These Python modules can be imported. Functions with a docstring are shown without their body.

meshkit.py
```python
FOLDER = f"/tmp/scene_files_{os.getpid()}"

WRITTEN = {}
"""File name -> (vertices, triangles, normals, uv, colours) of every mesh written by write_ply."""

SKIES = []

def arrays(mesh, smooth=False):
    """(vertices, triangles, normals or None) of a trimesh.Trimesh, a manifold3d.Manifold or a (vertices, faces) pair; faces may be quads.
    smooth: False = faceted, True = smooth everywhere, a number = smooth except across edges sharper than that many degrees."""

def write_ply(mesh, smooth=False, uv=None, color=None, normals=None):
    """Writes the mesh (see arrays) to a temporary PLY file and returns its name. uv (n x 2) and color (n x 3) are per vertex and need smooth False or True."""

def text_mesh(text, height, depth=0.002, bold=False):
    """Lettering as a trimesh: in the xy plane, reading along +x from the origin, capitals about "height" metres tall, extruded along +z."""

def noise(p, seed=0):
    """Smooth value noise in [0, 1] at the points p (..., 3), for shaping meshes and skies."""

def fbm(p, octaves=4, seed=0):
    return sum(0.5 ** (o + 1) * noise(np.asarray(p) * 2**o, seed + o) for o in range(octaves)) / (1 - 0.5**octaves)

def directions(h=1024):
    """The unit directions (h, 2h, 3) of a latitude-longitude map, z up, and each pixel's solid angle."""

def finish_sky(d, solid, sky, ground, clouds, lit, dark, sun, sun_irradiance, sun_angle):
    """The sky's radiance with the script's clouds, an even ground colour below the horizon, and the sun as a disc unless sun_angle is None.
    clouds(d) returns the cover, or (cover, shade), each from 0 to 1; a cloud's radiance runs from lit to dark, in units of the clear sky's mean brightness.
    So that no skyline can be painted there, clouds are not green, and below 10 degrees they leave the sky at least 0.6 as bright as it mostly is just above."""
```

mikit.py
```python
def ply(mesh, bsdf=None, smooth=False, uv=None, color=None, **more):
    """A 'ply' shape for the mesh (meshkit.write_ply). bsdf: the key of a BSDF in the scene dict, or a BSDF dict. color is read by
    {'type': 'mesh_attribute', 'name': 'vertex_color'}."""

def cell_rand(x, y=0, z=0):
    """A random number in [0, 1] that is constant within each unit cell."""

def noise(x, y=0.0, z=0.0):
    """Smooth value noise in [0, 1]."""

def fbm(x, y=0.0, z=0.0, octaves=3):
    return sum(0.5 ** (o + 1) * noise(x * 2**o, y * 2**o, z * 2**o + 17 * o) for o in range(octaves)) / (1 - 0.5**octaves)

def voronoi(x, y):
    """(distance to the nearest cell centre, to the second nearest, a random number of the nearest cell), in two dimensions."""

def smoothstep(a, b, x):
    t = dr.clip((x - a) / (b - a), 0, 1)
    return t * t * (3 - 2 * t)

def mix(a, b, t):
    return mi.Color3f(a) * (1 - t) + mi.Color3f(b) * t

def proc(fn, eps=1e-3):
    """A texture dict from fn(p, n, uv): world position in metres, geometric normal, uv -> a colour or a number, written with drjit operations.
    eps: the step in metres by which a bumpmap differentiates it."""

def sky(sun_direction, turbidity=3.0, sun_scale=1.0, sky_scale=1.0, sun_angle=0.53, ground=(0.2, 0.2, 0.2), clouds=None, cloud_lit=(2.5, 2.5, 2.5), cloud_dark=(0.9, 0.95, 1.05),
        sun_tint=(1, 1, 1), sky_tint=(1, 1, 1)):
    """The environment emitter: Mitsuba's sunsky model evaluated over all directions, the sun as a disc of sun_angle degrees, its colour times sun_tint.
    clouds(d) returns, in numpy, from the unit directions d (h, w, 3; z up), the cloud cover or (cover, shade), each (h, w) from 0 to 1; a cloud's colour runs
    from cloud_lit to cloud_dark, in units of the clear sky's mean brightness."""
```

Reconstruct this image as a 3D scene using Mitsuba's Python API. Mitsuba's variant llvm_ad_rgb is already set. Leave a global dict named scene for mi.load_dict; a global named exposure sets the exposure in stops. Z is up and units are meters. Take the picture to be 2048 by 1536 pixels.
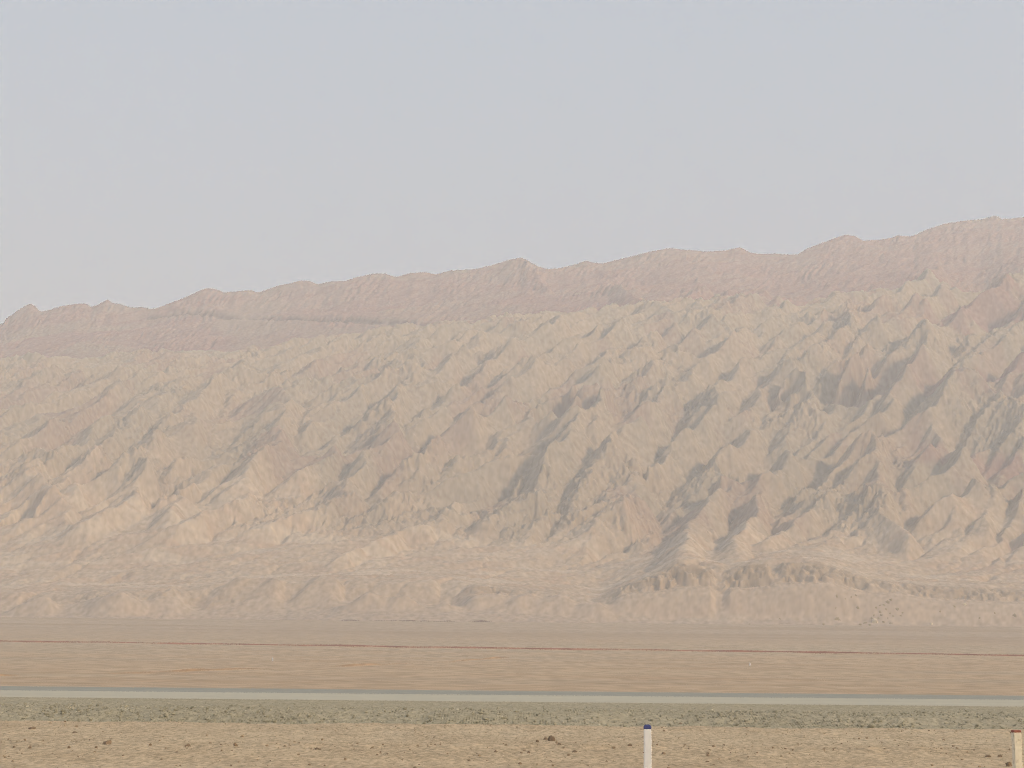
import math, random
import numpy as np, trimesh, mitsuba as mi, mikit, meshkit
from scipy import ndimage
from scipy.interpolate import PchipInterpolator, RegularGridInterpolator
T = mi.ScalarTransform4f
rng = np.random.default_rng(7)
scene, labels = {}, {}

# ------------------------------------------------------------------ camera, sky, air, exposure
EYE = 1.68                                   # camera height above the sand by the road
F = 1024 / math.tan(math.radians(17.5))      # focal length in pixels of a 2048 wide frame
PITCH, ROLL = math.atan2(577, F), 0.0093
exposure = 1.76
scene['camera'] = {
    'type': 'perspective', 'fov': 35.0, 'fov_axis': 'x', 'near_clip': 0.1, 'far_clip': 20000.0,
    'to_world': T().look_at(origin=[0, 0, EYE], target=[0, math.cos(PITCH), EYE + math.sin(PITCH)], up=[-ROLL, 0, 1]),
    'medium': {'type': 'ref', 'id': 'haze_air'},
}
scene['sky'] = mikit.sky([0.76, -0.43, 0.48], turbidity=3, sun_scale=1.12, sun_angle=4.0, ground=(0.30, 0.24, 0.17),
                         sun_tint=(1.0, 0.95, 0.86), clouds=lambda d: 0.9 + 0 * d[..., 0], cloud_lit=(1.62, 2.05, 2.62))
scene['haze_air'] = {'type': 'homogeneous', 'albedo': {'type': 'rgb', 'value': [0.885, 0.93, 0.985]}, 'sigma_t': 0.00066}


# ------------------------------------------------------------------ helpers
def ray(px, py):
    """(sideways, upward) slope per metre of forward distance of a point of the photograph."""
    dx, dy = np.asarray(px, float) - 1024, np.asarray(py, float) - 768
    a, b = (dx + ROLL * dy) / F, -(dy - ROLL * dx) / F
    f = math.cos(PITCH) - b * math.sin(PITCH)
    return a / f, (math.sin(PITCH) + b * math.cos(PITCH)) / f


def hsh(ix, iy, seed):
    h = (ix.astype(np.uint32) * np.uint32(374761393) + iy.astype(np.uint32) * np.uint32(668265263) + np.uint32((seed * 144665 + 977) & 0xFFFFFFFF))
    h = (h ^ (h >> np.uint32(13))) * np.uint32(1274126177)
    return h ^ (h >> np.uint32(16))


def perlin(x, y, seed=0):
    """Gradient noise, about -1 to 1."""
    x, y = np.asarray(x, np.float32), np.asarray(y, np.float32)
    fx, fy = np.floor(x), np.floor(y)
    ix, iy = fx.astype(np.int64), fy.astype(np.int64)
    tx, ty = x - fx, y - fy
    sx, sy = tx * tx * tx * (tx * (tx * 6 - 15) + 10), ty * ty * ty * (ty * (ty * 6 - 15) + 10)

    def g(a, b):
        ang = (hsh(ix + a, iy + b, seed) & np.uint32(0xFFFF)).astype(np.float32) * np.float32(2 * np.pi / 65536)
        return np.cos(ang) * (tx - a) + np.sin(ang) * (ty - b)

    n0 = g(0, 0) * (1 - sx) + g(1, 0) * sx
    n1 = g(0, 1) * (1 - sx) + g(1, 1) * sx
    return (n0 * (1 - sy) + n1 * sy) * 1.5


def fbm(x, y, octaves=4, seed=0, gain=0.5):
    return sum(gain ** o * perlin(x * 2 ** o, y * 2 ** o, seed + 31 * o) for o in range(octaves))


def ridged(x, y, octaves=3, seed=0, gain=0.5):
    return sum(gain ** o * (1 - 2 * np.abs(perlin(x * 2 ** o, y * 2 ** o, seed + 17 * o))) for o in range(octaves))


def sstep(a, b, x):
    t = np.clip((x - a) / (b - a), 0, 1)
    return t * t * (3 - 2 * t)


def grid_faces(ny, nx):
    i = np.arange((ny - 1) * (nx - 1))
    a = i // (nx - 1) * nx + i % (nx - 1)
    return np.vstack([np.stack([a, a + 1, a + nx + 1], 1), np.stack([a, a + nx + 1, a + nx], 1)])


def grid_normals(X, Y, Z):
    P = np.stack([X, Y, Z], -1)
    n = np.cross(np.gradient(P, axis=1), np.gradient(P, axis=0))
    return n / np.linalg.norm(n, axis=-1, keepdims=True)


def shape(v, f, bsdf, normals=None, color=None):
    path = meshkit.write_ply((v, f), False, None, color, normals=normals)
    return {'type': 'ply', 'filename': path, 'face_normals': normals is None, 'bsdf': {'type': 'ref', 'id': bsdf}}


def poly(s):
    return np.array([[float(c) for c in p.split(',')] for p in s.split()])


# ------------------------------------------------------------------ materials
P = mikit
def speckle(base, amount, scales, rough=0.95):
    def fn(p, n, uv):
        v = sum(w * (P.noise(p.x * s, p.y * s * ay, p.z * s) - 0.5) for s, w, ay in scales)
        return mi.Color3f(base) * (1 + amount * v)
    return {'type': 'diffuse', 'reflectance': mikit.proc(fn)}

def rock_fn(p, n, uv):
    return 0.35 * P.noise(p.x * 0.9, p.y * 0.9, p.z * 0.9) + 0.12 * P.noise(p.x * 2.6, p.y * 2.6, p.z * 2.6)
scene['rock_bsdf'] = {'type': 'twosided', 'bsdf': {'type': 'diffuse', 'reflectance': {'type': 'mesh_attribute', 'name': 'vertex_color'}}}

def sand_fn(p, n, uv):
    big = P.fbm(p.x * 0.05 + 3, p.y * 0.09, 0, 3) - 0.5
    mid = P.fbm(p.x * 0.9, p.y * 0.45, 0, 3) - 0.5
    fine = 0.6 * P.noise(p.x * 13, p.y * 4.5, 5) + 0.4 * P.noise(p.x * 27, p.y * 9, 6) - 0.5
    grit = P.smoothstep(0.80, 0.93, P.noise(p.x * 14 + 40, p.y * 6, 9))
    tone = P.mix((0.445, 0.352, 0.240), (0.480, 0.398, 0.283), dr_clip(0.5 + 1.3 * big + 0.5 * mid))
    return tone * (1 + 0.20 * mid + 0.75 * fine) * (1 - 0.28 * grit)
import drjit as dr
def dr_clip(x): return dr.clip(x, 0, 1)
def plain_fn(p, n, uv):
    near = sand_fn(p, n, uv)
    s1 = P.fbm(p.x * 0.011 + 7, p.y * 0.045, 0, 4)
    s2 = P.fbm(p.x * 0.05, p.y * 0.16 + 11, 3, 3)
    soil = P.mix((0.440, 0.342, 0.246), (0.415, 0.335, 0.250), P.smoothstep(0.35, 0.65, s1))
    soil = P.mix(soil, (0.385, 0.275, 0.19), 0.40 * P.smoothstep(0.60, 0.74, s2))
    soil = P.mix(soil, (0.46, 0.375, 0.27), 0.35 * P.smoothstep(0.62, 0.75, P.fbm(p.x * 0.03 + 31, p.y * 0.12, 8, 3)))
    soil = soil * (0.86 + 0.28 * P.noise(p.x * 1.1, p.y * 0.5, 2))
    far = P.mix((0.378, 0.298, 0.226), (0.400, 0.320, 0.240), P.fbm(p.x * 0.02, p.y * 0.05, 6, 3)) * (0.92 + 0.16 * P.noise(p.x * 0.7, p.y * 0.3, 4))
    s3 = P.smoothstep(0.52, 0.66, P.fbm(p.x * 0.006 + 2, p.y * 0.03, 12, 4)) * P.smoothstep(340, 400, p.y)
    far = P.mix(far, (0.315, 0.225, 0.162), 0.32 * s3)
    edge = p.y + 60 * (P.fbm(p.x * 0.012, p.y * 0.02, 1, 3) - 0.5)
    out = P.mix(soil, far, P.smoothstep(280, 480, edge))
    return P.mix(near, out, P.smoothstep(70, 80, p.y))
scene['ground_bsdf'] = {'type': 'twosided', 'bsdf': {'type': 'diffuse', 'reflectance': mikit.proc(plain_fn)}}

def gravel_fn(p, n, uv):
    a = 0.5 * P.noise(p.x * 9, p.y * 7, p.z * 9) + 0.5 * P.noise(p.x * 19, p.y * 9, p.z * 19)
    b = P.fbm(p.x * 0.35, p.y * 0.8, 1, 3)
    c = P.mix((0.328, 0.300, 0.220), (0.362, 0.326, 0.243), b)
    return c * (0.62 + 0.76 * a)
scene['embankment_bsdf'] = {'type': 'diffuse', 'reflectance': mikit.proc(gravel_fn)}
def stone_fn(p, n, uv):
    r = P.cell_rand(p.x * 5, p.y * 5, 0)
    return P.mix(P.mix((0.22, 0.205, 0.15), (0.36, 0.335, 0.245), r), (0.52, 0.49, 0.40), P.smoothstep(0.88, 0.97, P.cell_rand(p.x * 5, p.y * 5, 7)))
scene['gravel_bsdf'] = {'type': 'diffuse', 'reflectance': mikit.proc(stone_fn)}
scene['pale_road_bsdf'] = {'type': 'diffuse', 'reflectance': mikit.proc(lambda p, n, uv: mi.Color3f(0.460, 0.443, 0.370) * (0.90 + 0.12 * P.fbm(p.x * 0.08, p.y * 1.2, 0, 3) + 0.06 * P.noise(p.x * 5, p.y * 3, 2)))}
scene['dark_road_bsdf'] = {'type': 'diffuse', 'reflectance': mikit.proc(lambda p, n, uv: mi.Color3f(0.315, 0.318, 0.285) * (0.86 + 0.16 * P.fbm(p.x * 0.06, p.y * 0.9, 0, 3) + 0.12 * P.noise(p.x * 4, p.y * 3, 2)))}
scene['bank_bsdf'] = {'type': 'diffuse', 'reflectance': mikit.proc(lambda p, n, uv: mi.Color3f(0.300, 0.155, 0.110) * (0.75 + 0.5 * P.noise(p.x * 0.6, p.y * 0.6, 1)))}
scene['clod_bsdf'] = {'type': 'diffuse', 'reflectance': mikit.proc(lambda p, n, uv: mi.Color3f(0.215, 0.16, 0.11) * (0.7 + 0.6 * P.noise(p.x * 12, p.y * 12, p.z * 12)))}
scene['wash_bsdf'] = {'type': 'diffuse', 'reflectance': mikit.proc(lambda p, n, uv: mi.Color3f(0.36, 0.255, 0.175) * (0.8 + 0.4 * P.noise(p.x * 0.7, p.y * 0.7, 1)))}
scene['crumb_bsdf'] = {'type': 'diffuse', 'reflectance': mikit.proc(lambda p, n, uv: mi.Color3f(0.27, 0.195, 0.13) * (0.7 + 0.6 * P.noise(p.x * 12, p.y * 12, p.z * 12)))}
scene['boulder_bsdf'] = {'type': 'diffuse', 'reflectance': mikit.proc(lambda p, n, uv: mi.Color3f(0.30, 0.235, 0.16) * (0.7 + 0.55 * P.fbm(p.x * 1.2, p.y * 1.2, p.z * 1.2, 3)))}
scene['pale_boulder_bsdf'] = {'type': 'diffuse', 'reflectance': mikit.proc(lambda p, n, uv: mi.Color3f(0.56, 0.49, 0.37) * (0.8 + 0.4 * P.fbm(p.x * 1.2, p.y * 1.2, p.z * 1.2, 3)))}
scene['white_paint_bsdf'] = {'type': 'principled', 'base_color': mikit.proc(lambda p, n, uv: P.mix(mi.Color3f(0.74, 0.75, 0.76) * (0.94 + 0.08 * P.noise(p.x * 30, p.y * 30, p.z * 12)), (0.45, 0.38, 0.28), 0.5 * P.smoothstep(0.72, 0.85, P.fbm(p.x * 25, p.y * 25, p.z * 10, 3)))), 'roughness': 0.6}
scene['blue_paint_bsdf'] = {'type': 'principled', 'base_color': mikit.proc(lambda p, n, uv: mi.Color3f(0.035, 0.045, 0.17) * (0.8 + 0.4 * P.noise(p.x * 60, p.y * 60, p.z * 60))), 'roughness': 0.55}
scene['worn_paint_bsdf'] = {'type': 'principled', 'base_color': mikit.proc(lambda p, n, uv: P.mix(mi.Color3f(0.70, 0.65, 0.52) * (0.88 + 0.2 * P.noise(p.x * 40, p.y * 40, p.z * 25)), (0.42, 0.34, 0.24), 0.6 * P.smoothstep(0.60, 0.75, P.fbm(p.x * 22, p.y * 22, p.z * 16, 3)))), 'roughness': 0.8}
scene['red_paint_bsdf'] = {'type': 'principled', 'base_color': mikit.proc(lambda p, n, uv: mi.Color3f(0.25, 0.085, 0.06) * (0.75 + 0.5 * P.noise(p.x * 50, p.y * 50, p.z * 50))), 'roughness': 0.8}

# ------------------------------------------------------------------ large form of the mountain
# Survey lines from near to far: what the photograph shows at each distance (metres) -> height of the land there.
SKY = poly('0,645 12,637 20,632 40,618 60,607 70,612 80,623 95,621 110,616 125,612 150,608 172,607 182,614 195,610 215,599 225,606 240,608 252,612 262,615 285,614 300,618 312,617 330,610 370,595 400,581 412,577 425,577 440,581 445,585 470,583 500,580 517,585 540,577 560,570 580,567 600,561 620,562 635,569 660,563 690,562 710,555 735,550 745,547 770,547 790,554 800,552 820,546 850,544 870,549 900,541 950,538 985,530 1020,519 1042,515 1055,520 1065,527 1080,534 1095,538 1120,536 1150,529 1172,521 1185,525 1205,527 1240,518 1270,511 1300,503 1340,496 1365,499 1395,501 1410,503 1450,501 1470,496 1482,495 1500,505 1520,508 1550,507 1580,509 1595,509 1612,498 1640,487 1675,474 1692,469 1710,472 1725,481 1760,479 1785,475 1795,470 1805,472 1825,472 1850,460 1890,447 1930,441 1965,438 1985,432 1995,432 2003,438 2030,436 2048,434')
BOUND = poly('0,738 200,722 450,712 650,690 800,668 900,660 1060,640 1160,636 1290,622 1450,612 1600,616 1750,596 1860,578 1960,600 2048,560')
CLIFF_FOOT = poly('0,1222 150,1213 250,1204 400,1225 560,1215 700,1204 900,1215 1000,1197 1200,1210 1250,1193 1330,1192 1430,1186 1500,1192 1580,1180 1660,1175 1720,1190 1800,1192 1870,1205 1960,1208 2048,1210')
CLIFF_TOP = poly('0,1190 150,1190 200,1182 400,1184 560,1172 700,1170 850,1168 950,1174 1050,1180 1120,1184 1200,1196 1260,1166 1320,1146 1355,1125 1400,1131 1450,1142 1500,1131 1560,1126 1640,1126 1690,1141 1760,1161 1850,1171 1950,1176 2048,1181')
LINES = [
    (600, poly('0,1241 200,1237 400,1246 560,1240 700,1230 950,1232 1200,1248 1450,1251 1750,1258 2048,1268')),
    (628, CLIFF_FOOT),
    (634.5, CLIFF_TOP),
    (665, poly('0,1172 200,1168 400,1160 560,1152 700,1145 900,1146 1050,1160 1200,1182 1260,1160 1320,1138 1355,1119 1400,1121 1450,1129 1560,1119 1640,1119 1690,1132 1760,1149 1850,1156 2048,1166')),
    (712, poly('0,1095 300,1085 560,1095 800,1100 1000,1105 1200,1112 1320,1113 1370,1107 1470,1102 1650,1097 1800,1100 1920,1097 2048,1102')),
    (1150, BOUND),
    (1205, BOUND - [0, 9]),
]
UC = np.linspace(-0.8, 0.8, 1601)

def on_columns(pts, ext=True):
    u, e = ray(pts[:, 0], pts[:, 1])
    o = np.interp(UC, u, e)
    return ndimage.gaussian_filter1d(o, 3)
esky_u, esky_e = ray(SKY[:, 0], SKY[:, 1])
sky_e = np.interp(UC, esky_u, esky_e)
sky_e = sky_e - 0.10 * np.clip(-0.33 - UC, 0, 1) + 0.02 * np.clip(UC - 0.33, 0, 1) + np.where(np.abs(UC) > 0.32, 0.006 * fbm(UC * 40, UC * 0, 3, 5), 0)
sky_s = ndimage.gaussian_filter1d(sky_e, 22)
ysky = np.interp(UC, [-0.8, -0.32, -0.2, 0.1, 0.32, 0.8], [1430, 1430, 1450, 1520, 1580, 1600])
knots_y = np.array([L[0] for L in LINES], float)[:, None] + 0 * UC
knots_z = np.array([EYE + on_columns(L[1]) * L[0] for L in LINES])
bottom = EYE + 0.0319 * 590
zs = EYE + sky_s * ysky
knots_y = np.vstack([0 * UC + 560, 0 * UC + 588, knots_y, ysky - 26, ysky, ysky + 22, ysky + 90, ysky + 280, 0 * UC + 2300])
knots_z = np.vstack([0 * UC + 17.9, 0 * UC + 19.4, knots_z, zs - 10.5, zs, zs - 7, zs - 32, zs - 120, 0 * UC + 60])
YB = np.concatenate([np.arange(560, 700, 1.5), np.arange(700, 1700, 5.0), np.arange(1700, 2301, 25.0)])
BASE = np.stack([PchipInterpolator(knots_y[:, i], knots_z[:, i])(YB) for i in range(len(UC))], 1)     # (y, u)
BASE = ndimage.gaussian_filter1d(BASE, 2, axis=1)
base_of = RegularGridInterpolator((YB, UC), BASE, bounds_error=False, fill_value=None)
def base(x, y):
    y = np.asarray(y, float); x = np.asarray(x, float)
    return base_of(np.stack(np.broadcast_arrays(y, np.clip(x / y, -0.8, 0.8)), -1))
ysky_of = lambda x, y: np.interp(x / y, UC, ysky)
bound_y = lambda x, y: 1150.0

def drop(px, py, lift=0.0):
    """Where the sight line to a point of the photograph meets the land raised by lift."""
    u, e = ray(px, py)
    ys = np.arange(590, 1640, 1.0)
    g = base(u * ys, ys) + lift - (EYE + e * ys)
    k = np.argmax(g > 0)
    y = ys[k] if g[k] > 0 else 1600.0
    return u * y, y

# ------------------------------------------------------------------ spurs and hollows seen on the slope
# crest (height above the gullies: from, to; slope of the left flank, of the right flank) and the points it runs through
CRESTS = [l.split('|') for l in '''
9,4,1.1,.5|102,744 82,755 40,777
8,4,1.2,.6|225,745 195,760
9,6,1.3,.6|275,752 238,785 200,805 165,825
10,9,1.3,.7|335,783 305,808 282,826 258,845 225,882 195,903 150,940
9,8,1.3,.8|207,845 175,872 140,902 118,925
11,9,1.1,.9|402,832 375,862 310,900 270,925 170,970
14,8,1.0,.7|492,720 470,745 440,770 400,800 370,820 330,850
8,6,1.1,.6|110,852 95,865 60,885 20,915
12,12,1.2,.8|812,770 795,800 770,825 768,850
13,10,1.3,.8|783,860 778,885 757,912 732,945 690,985
11,7,1.3,.8|932,697 912,727 890,745
11,7,1.2,.7|845,700 812,725 790,740
11,9,1.2,1.1|812,745 765,752 732,775 700,793 655,820 620,835
13,11,1.2,.7|562,780 557,835 550,875 537,905 512,935 480,965
13,11,1.3,.7|1010,815 957,850 925,872 890,880 840,925
12,9,1.3,.7|655,900 650,922 622,950 590,968
9,7,1.2,.7|655,840 612,868
12,8,1.3,.7|1050,732 1046,760 1030,775 1000,800
14,14,1.2,.8|1201,722 1190,757 1181,785 1155,832 1141,860 1120,890 1100,920
13,11,1.2,.8|1344,780 1302,825 1299,855 1259,885 1187,925
13,12,1.2,.7|1436,785 1434,800 1420,825 1410,860 1340,915
11,7,1.2,.8|1357,715 1336,737 1312,757 1280,780
12,9,1.3,.8|1502,660 1479,685 1437,722 1400,755
11,8,1.3,.7|1432,637 1379,677 1350,700
9,6,1.2,.7|1242,650 1222,668 1180,690
9,6,1.2,.7|1296,697 1270,720 1240,735
12,9,1.2,.8|1120,640 1090,665 1050,690 1020,705
12,12,1.3,1.5|1716,627 1696,652 1680,672 1626,725 1586,740
14,10,1.2,.9|1738,705 1700,740
15,12,1.2,.9|1863,650 1846,690 1840,735 1810,765
10,7,1.2,.8|1786,642 1748,670
12,12,1.0,1.0|1586,745 1600,760 1620,795 1625,820 1590,850
20,9,1.1,.6|1946,755 1910,785 1886,805 1836,830 1800,850
16,10,.8,.7|1950,758 1990,790 2048,835 2120,880
13,8,1.2,.7|1730,892 1686,935 1640,970
12,8,1.1,.7|1733,897 1745,960 1760,1000
9,6,1.2,.7|1653,840 1596,872 1560,890
13,7,1.2,.6|1931,905 1886,940 1833,980
13,7,1.2,.7|1936,972 1898,1010 1831,1040
10,6,1.2,.7|1868,905 1796,945
12,5,1.0,.6|1753,980 1756,1010 1771,1042 1818,1080
13,8,1.5,.6|1455,965 1424,1000 1395,1040 1352,1092
12,6,1.4,.6|1536,965 1490,1045 1466,1098
11,6,1.2,.6|1600,920 1560,965 1536,1000 1490,1060
9,6,1.2,.6|1660,1000 1600,1040 1540,1080
9,7,1.0,.7|1057,925 1010,935 940,958 860,985 780,1010
9,6,1.1,.7|1290,1010 1240,1030 1190,1060
8,5,1.2,.9|930,1015 880,1045 780,1080 690,1105
9,6,1.0,.7|505,1000 430,1030 330,1060
8,5,1.0,.6|1080,1000 1030,1030 960,1060
8,5,1.0,.6|700,1000 620,1030 520,1060
12,9,1.2,.8|80,905 60,940 100,985 125,1010
11,8,1.3,.8|365,985 350,1000 338,1030
10,8,1.0,.7|280,900 300,950 270,1000 180,1040
18,14,1.3,.7|2048,540 2010,568 1972,603 1940,620
12,8,1.4,.7|1874,536 1850,560 1828,584
8,7,.8,1.2|1225,568 1270,590 1295,606 1340,616
14,6,.8,.8|1042,517 1075,545 1100,575
9,4,1.0,.6|1400,575 1380,592 1350,605
7,5,1.1,.7|1530,580 1515,610
7,5,1.1,.7|1500,580 1480,612
7,5,1.1,.7|1462,578 1440,605
'''.strip().split('\n')]
# hollows: centre, half length (m), half width (m), depth (m)
HOLLOWS = [l.split('|') for l in '''
1112,846|17|10|20
1225,838|11|6|12
1490,675|13|5|10
1330,735|11|5|9
1700,645|10|5|9
1470,995|20|5|10
1585,820|12|8|11
1265,965|9|5|8
730,775|10|5|8
845,715|9|5|7
1690,800|24|9|34
318,1020|11|7|12
40,1045|12|7|9
1350,603|22|12|14
1985,575|22|16|14
1050,985|12|5|8
'''.strip().split('\n')]

DX = 1.3
EX, EY = np.arange(-620, 621, DX), np.arange(586, 1720, DX)
GX, GY = np.meshgrid(EX, EY)
E0 = base(GX, GY)
w1, w2 = fbm(GX / 45, GY / 45, 3, 3), fbm(GX / 45, GY / 45, 3, 4)
WX, WY = GX + 5 * w1 + 1.9 * fbm(GX / 8, GY / 8, 3, 8, 0.55), GY + 5 * w2 + 1.9 * fbm(GX / 8, GY / 8, 3, 9, 0.55)
yb = np.interp(GX / GY, *(lambda uu: (uu, 1150 + 0 * uu))(UC))
zone_bad = sstep(690, 760, GY) * (1 - sstep(1150, 1190, GY + 12 * w1))       # rugged grey belt
left_low = sstep(0.05, -0.02, GX / GY + 0.03 * w1) * (1 - sstep(745, 800, GY + 25 * w2 + 60 * np.clip(-GX / GY - 0.18, 0, 0.15) / 0.15))
zone_bad = zone_bad * (1 - 0.85 * left_low)
zone_red = sstep(1150, 1190, GY + 12 * w1)                                      # smooth red slope above it
relief = np.full(GX.shape, -1e9)
for head, pts in CRESTS:
    a0, a1, sl, sr = map(float, head.split(','))
    pts = poly(pts)
    n = len(pts)
    am = np.linspace(a0, a1, n) * 1.0
    q = np.array([drop(p[0], p[1], a) for p, a in zip(pts, am)])
    for k in range(n - 1):
        (x0, y0), (x1, y1) = q[k], q[k + 1]
        far = max(am) / min(sl, sr) + 25
        sel = np.ix_((EY > min(y0, y1) - far) & (EY < max(y0, y1) + far), (EX > min(x0, x1) - far) & (EX < max(x0, x1) + far))
        if relief[sel].size == 0:
            continue
        ax, ay = WX[sel] - x0, WY[sel] - y0
        dx, dy = x1 - x0, y1 - y0
        L2 = dx * dx + dy * dy + 1e-9
        t = np.clip((ax * dx + ay * dy) / L2, 0, 1)
        ox, oy = ax - t * dx, ay - t * dy
        d = np.hypot(ox, oy)
        side = dx * oy - dy * ox                     # crest runs towards the viewer: positive = right flank
        sgn = side if dy < 0 else -side
        s = np.where(sgn > 0, sr, sl)
        h = am[k] + (am[k + 1] - am[k]) * t - np.where(sgn > 0, 1.7, 0.55) * s * d
        relief[sel] = np.maximum(relief[sel], h)
# unlisted small spurs between them, running the same way down the slope
RX, RY = 0.9 * (WX - (0.56 + 0.0008 * WX) * (WY - 900)), WY + 0.5 * WX
sk = ridged(RX / 19, RY / 120, 1, 21)
small = 4.3 * (0.8 + 0.5 * fbm(GX / 60, GY / 60, 2, 23)) * ridged((RX - 2.4 * sk) / 19, RY / 120, 3, 21, 0.5) + 3.5 * perlin(RX / 60, RY / 160, 22) - 1.0
low = 2.0 * ridged((WY * 0.9 - WX * 0.42) / 21, (WX + 0.4 * WY) / 130, 2, 25, 0.4) - 1.0
up = 2.0 * ridged(RX / 55, RY / 150, 2, 27, 0.5)
bg = small * zone_bad * (1 - 0.75 * left_low) + low * (1 - zone_bad) * sstep(636, 670, GY) * (1 - zone_red) + up * zone_red * sstep(1190, 1260, GY)
relief = np.where(relief > bg, relief + 0.30 * (bg + 4), bg)
relief = np.maximum(relief, -4.0 * zone_bad - 1.0)
PIT = np.zeros(GX.shape)
for pos, ln, wd, dp in HOLLOWS:
    px, py = map(float, pos.split(','))
    x0, y0 = drop(px, py, 0)
    th = 0.45
    ax, ay = WX - x0, WY - y0
    along, across = ax * math.sin(th) + ay * math.cos(th), ax * math.cos(th) - ay * math.sin(th)
    r = np.sqrt((along / float(ln)) ** 2 + (across / float(wd)) ** 2)
    relief = relief - 0.75 * float(dp) * (1 - sstep(0.72, 1.02, r))
    PIT = np.maximum(PIT, 1 - sstep(1.05, 1.35, r))
# ledge line under the red slope
led = np.array([drop(*p) for p in poly('305,630 330,629 430,632 520,640 600,645 700,650 800,652 925,657')])
o_ = o = np.argsort(led[:, 0])
ly = np.interp(GX, led[o, 0], led[o, 1])
on = sstep(led[:, 0].min() - 12, led[:, 0].min() + 8, GX) * (1 - sstep(led[:, 0].max() - 15, led[:, 0].max() + 10, GX))
dl = GY - ly + 2.5 * w1
ledge = on * (3.2 * sstep(-1.2, 1.2, dl) * np.exp(-np.clip(dl, 0, None) / 40.0) - 2.0 * np.exp(-(dl + 3) ** 2 / 8.0))
fade = sstep(640, 700, GY)
FOOTS = [l.split('|') for l in '''
5,0.5|735,1180 700,1200 665,1216
4,0.5|640,1166 610,1190 575,1214
5,0.5|800,1180 801,1198 797,1214
4,0.5|880,1192 878,1206 870,1218
5,0.5|960,1170 950,1195 935,1212
4,0.5|470,1172 440,1196 405,1222
4,0.5|520,1180 500,1200 470,1225
5,0.5|230,1178 180,1192 125,1216
4,0.5|330,1185 300,1200 250,1210
4,0.5|70,1195 40,1212 10,1225
4,0.5|1050,1180 1040,1198 1020,1212
4,0.5|1110,1186 1095,1200 1080,1212
4,0.5|1190,1198 1195,1208 1200,1216
'''.strip().split('\n')]
FOOT = np.zeros(GX.shape)
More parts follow.
